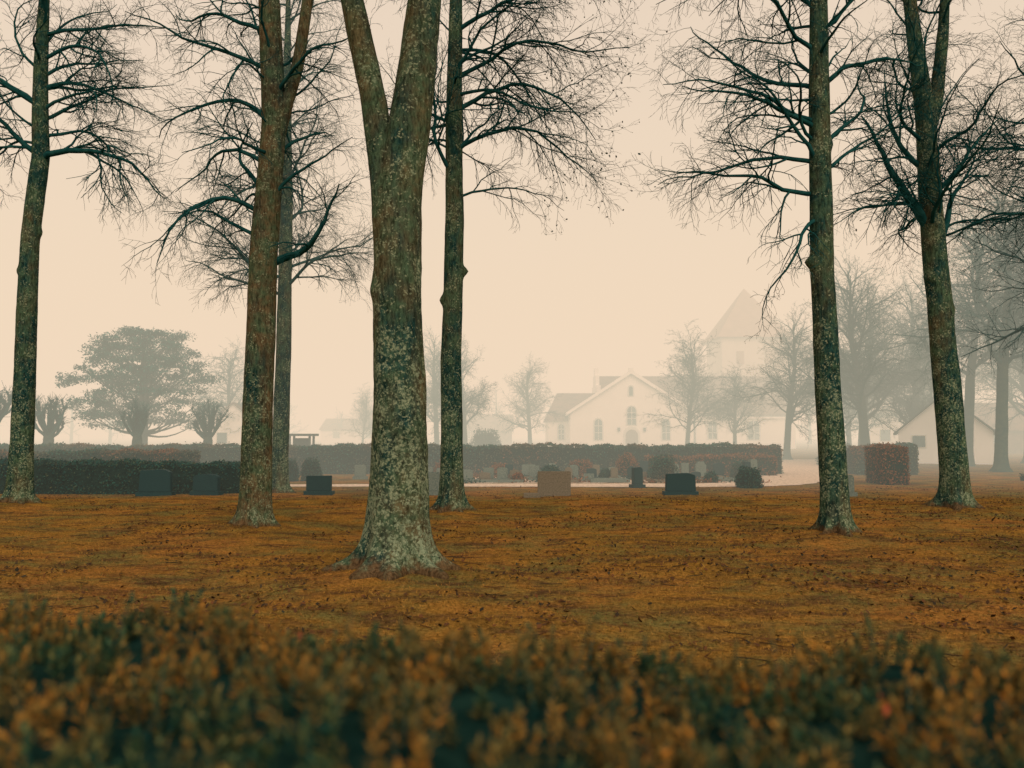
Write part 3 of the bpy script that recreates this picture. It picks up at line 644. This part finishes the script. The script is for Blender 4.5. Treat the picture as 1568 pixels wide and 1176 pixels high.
boxes('posts', [(0, .1, 0, .1, 0, 1.5), (1.0, 1.1, 0, .1, 0, 1.5), (0, .1, .8, .9, 0, 1.5), (1.0, 1.1, .8, .9, 0, 1.5)], M_wood, s)
boxes('roof', [(-.15, 1.25, -.2, 1.1, 1.503, 1.62)], M_wood, s); boxes('board', [(.11, .99, .4, .45, .5, 1.4)], M_wood, s)
b = []
for i in range(34): b.append((24.9 + i * .32, 25.18 + i * .32, 38, 38.03, .05, 1.15 + .03 * math.sin(i * 2.3)))
for i in range(7): b.append((24.9 + i * 1.75, 25.0 + i * 1.75, 38.033, 38.13, 0, 1.2))
boxes('wooden_fence', b, M_wood)
# ------------------------------------------------------------------ gravestones
def G(x, y, w, h, d, style, mat, rot=0.0, plinth=True, lean=0.0):
    bm = bmesh.new(); z0 = .10 if plinth else -.03
    hw = w / 2
    if style == 'rect': pr = [(-hw, z0), (hw, z0), (hw, h), (-hw, h)]
    elif style == 'round':
        pr = [(-hw, z0), (hw, z0), (hw, h * .86)] + [(hw * math.cos(math.pi * i / 12), h * .86 + h * .14 * math.sin(math.pi * i / 12)) for i in range(1, 12)] + [(-hw, h * .86)]
    elif style == 'arch':
        pr = [(-hw, z0), (hw, z0)] + [(hw * math.cos(math.pi * i / 12), h - hw + hw * math.sin(math.pi * i / 12)) for i in range(13)]
    elif style == 'shoulder':
        pr = [(-hw, z0), (hw, z0), (hw, h * .82), (hw * .75, h * .86), (hw * .6, h), (-hw * .6, h), (-hw * .75, h * .86), (-hw, h * .82)]
    else:
        pr = [(-hw, z0), (hw, z0), (hw * .96, h * .9), (hw * .5, h), (-hw * .94, h * .96)]
    fv = [bm.verts.new((a, -d / 2, b_)) for a, b_ in pr]; bv = [bm.verts.new((a * .98, d / 2, b_)) for a, b_ in pr]
    n = len(pr); bm.faces.new(fv); bm.faces.new(bv[::-1])
    for i in range(n): bm.faces.new((fv[i], bv[i], bv[(i + 1) % n], fv[(i + 1) % n]))
    bmesh.ops.recalc_face_normals(bm, faces=bm.faces); bmesh.ops.bevel(bm, geom=list(bm.edges), offset=.014, segments=2, affect='EDGES')
    if plinth:
        bmesh.ops.create_cube(bm, size=1, matrix=Matrix.Translation((0, 0, .03)) @ Matrix.Diagonal((w + .10, d + .12, .14, 1)))
    me = bpy.data.meshes.new('gravestone')
    bm.to_mesh(me); bm.free(); me.materials.append(mat)
    o = bpy.data.objects.new('gravestone', me); o.location = (x, y, float(gh(x, y))); o.rotation_euler = (lean, lean * .5, rot); COL.objects.link(o)
G(-9.2, 20.7, .80, .68, .2, 'slant', M_grd, .08); G(-8.0, 21.0, .68, .55, .18, 'round', M_grd, -.1)
G(-5.1, 21.2, .66, .50, .16, 'rect', M_grd); G(1.09, 20.8, .86, .63, .2, 'rect', M_grb, plinth=False); G(4.45, 21.2, .80, .58, .2, 'slant', M_grd)
G(-2.1, 21.2, .36, .60, .14, 'rect', M_grg, .1); G(8.85, 21, .18, .55, .18, 'arch', M_grg)
boxes('grave_marker_slab', [(.30, .72, 20.4, 20.7, -.02, .09)], M_grb)
G(3.75, 24.0, .30, .62, .2, 'slant', M_grd, .3)
for (x, y, w, h, st_, m_, ro) in [(-1.5, 26.8, .40, .42, 'round', M_grg, 0), (-.8, 27.2, .36, .46, 'rect', M_grg, .1), (-.1, 29.2, .3, .5, 'rect', M_grd, 0), (2.1, 27.4, .33, .55, 'slant', M_grg, .2),
    (2.8, 28.2, .36, .40, 'round', M_grd, 0), (.6, 29.0, .5, .5, 'rect', M_grg, 0), (5.9, 29.0, .3, .55, 'arch', M_grg, .1), (6.3, 29.2, .28, .55, 'rect', M_grg, 0), (6.9, 29.3, .4, .6, 'shoulder', M_grg, 0),
    (8.0, 27.3, .26, .66, 'rect', M_grd, .35), (8.4, 27.9, .28, .72, 'rect', M_grg, .3), (8.6, 28.8, .28, .66, 'shoulder', M_grg, .3), (9.0, 29.9, .3, .6, 'arch', M_grb, .2), (7.6, 29.5, .4, .55, 'round', M_grd, 0),
    (-3.6, 28, .4, .5, 'round', M_grd, 0), (-5.4, 28.5, .4, .5, 'rect', M_grg, 0), (-9.4, 24.6, .35, .6, 'shoulder', M_grg, 0), (-11.2, 24.3, .35, .6, 'rect', M_grd, 0), (4.9, 30, .4, .6, 'rect', M_grd, 0), (3.7, 29.4, .3, .4, 'round', M_grg, 0), (1.5, 30.2, .4, .5, 'shoulder', M_grg, 0), (13.2, 28.3, .3, .5, 'arch', M_grg, 0)]:
    G(x, y, w, h, .15, st_, m_, ro)
rs = random.Random(9)
for i in range(20):
    G(-3.4 + i * .58 + rs.uniform(-.2, .2), rs.choice([26.9, 27.9, 29.6, 30.5]) + rs.uniform(-.2, .2), rs.uniform(.24, .42), rs.uniform(.28, .52), .13, rs.choice(['rect', 'round', 'arch', 'slant', 'shoulder']), rs.choice([M_grd, M_grg, M_grg, M_grb]), rs.uniform(-.25, .25), lean=rs.uniform(-.05, .05))
for i, (x, y, w, d) in enumerate([(-1.2, 26.4, 1.6, 1.0), (.9, 26.4, 1.3, 1.0), (2.6, 26.4, 1.3, 1.0), (4.6, 26.5, 1.4, 1.0), (6.4, 26.9, 1.2, 1.0), (.3, 28.4, 1.3, .8), (2.6, 28.6, 1.3, .8), (6.0, 28.6, 1.6, .8)]):
    boxes('grave_kerb', [(x, x + w, y, y + .08, 0, .10), (x, x + w, y + d, y + d + .08, 0, .10), (x, x + .08, y + .083, y + d - .003, 0, .097), (x + w - .08, x + w, y + .083, y + d - .003, 0, .097)], M_grb if i % 2 else M_grg)

# ------------------------------------------------------------------ fog
def fog(name, x0, x1, y0, y1, z0, z1, dens, ext, col):
    m = bpy.data.materials.new(name); m.use_nodes = True; nt = m.node_tree; nt.nodes.clear()
    out = nt.nodes.new('ShaderNodeOutputMaterial'); a = nt.nodes.new('ShaderNodeVolumeAbsorption'); e = nt.nodes.new('ShaderNodeEmission'); ad = nt.nodes.new('ShaderNodeAddShader')
    a.inputs['Color'].default_value = tuple(1 - k for k in ext) + (1,); a.inputs['Density'].default_value = dens
    e.inputs['Color'].default_value = (col[0] * ext[0], col[1] * ext[1], col[2] * ext[2], 1); e.inputs['Strength'].default_value = dens  # volume glows: emission stands in for daylight scattered inside the fog
    nt.links.new(a.outputs[0], ad.inputs[0]); nt.links.new(e.outputs[0], ad.inputs[1]); nt.links.new(ad.outputs[0], out.inputs['Volume'])
    return boxes(name, [(x0, x1, y0, y1, z0, z1)], m)
FOG = (.88, .695, .515)
fog('fog_bank', -1690, 1690, 19.5, 1690, -1.5, 36, .0188, (.76, .95, 1.0), FOG)

# ------------------------------------------------------------------ world, sun, camera
w = bpy.data.worlds.new('World'); sc.world = w; w.use_nodes = True; nt = w.node_tree; nt.nodes.clear()
out = nt.nodes.new('ShaderNodeOutputWorld'); sky = nt.nodes.new('ShaderNodeTexSky'); sky.sky_type = 'NISHITA'; sky.sun_disc = False
EL, AZ = 38, 160
sky.sun_elevation = math.radians(EL); sky.sun_rotation = math.radians(AZ); sky.dust_density = 6; sky.air_density = 1.5
b1 = nt.nodes.new('ShaderNodeBackground'); b1.inputs['Strength'].default_value = .05; nt.links.new(sky.outputs[0], b1.inputs[0])
b2 = nt.nodes.new('ShaderNodeBackground'); b2.inputs['Color'].default_value = (.79, .60, .44, 1); b2.inputs['Strength'].default_value = .86
ad = nt.nodes.new('ShaderNodeAddShader'); nt.links.new(b1.outputs[0], ad.inputs[0]); nt.links.new(b2.outputs[0], ad.inputs[1]); nt.links.new(ad.outputs[0], out.inputs[0])
sl = bpy.data.lights.new('sun', 'SUN'); sl.energy = 1.2; sl.angle = math.radians(50); sl.color = (1, .94, .84)
so = bpy.data.objects.new('sun', sl); COL.objects.link(so)
sd = Vector((math.sin(math.radians(AZ)) * math.cos(math.radians(EL)), math.cos(math.radians(AZ)) * math.cos(math.radians(EL)), math.sin(math.radians(EL))))
so.rotation_euler = sd.to_track_quat('Z', 'Y').to_euler(); so.location = (0, 0, 40)

cam = bpy.data.cameras.new('camera'); co = bpy.data.objects.new('camera', cam); COL.objects.link(co)
cam.lens = 28; cam.sensor_width = 36; cam.clip_end = 4000; cam.clip_start = .05
co.location = (0, 0, 1.6); co.rotation_euler = (math.radians(90 + 3.6), 0, 0)
cam.dof.use_dof = True; cam.dof.focus_distance = 13; cam.dof.aperture_fstop = 1.6
sc.camera = co
sc.view_settings.view_transform = 'Standard'; sc.view_settings.look = 'None'; sc.view_settings.exposure = 0
print('verts', sum(len(o.data.vertices) for o in bpy.data.objects if o.type == 'MESH'))
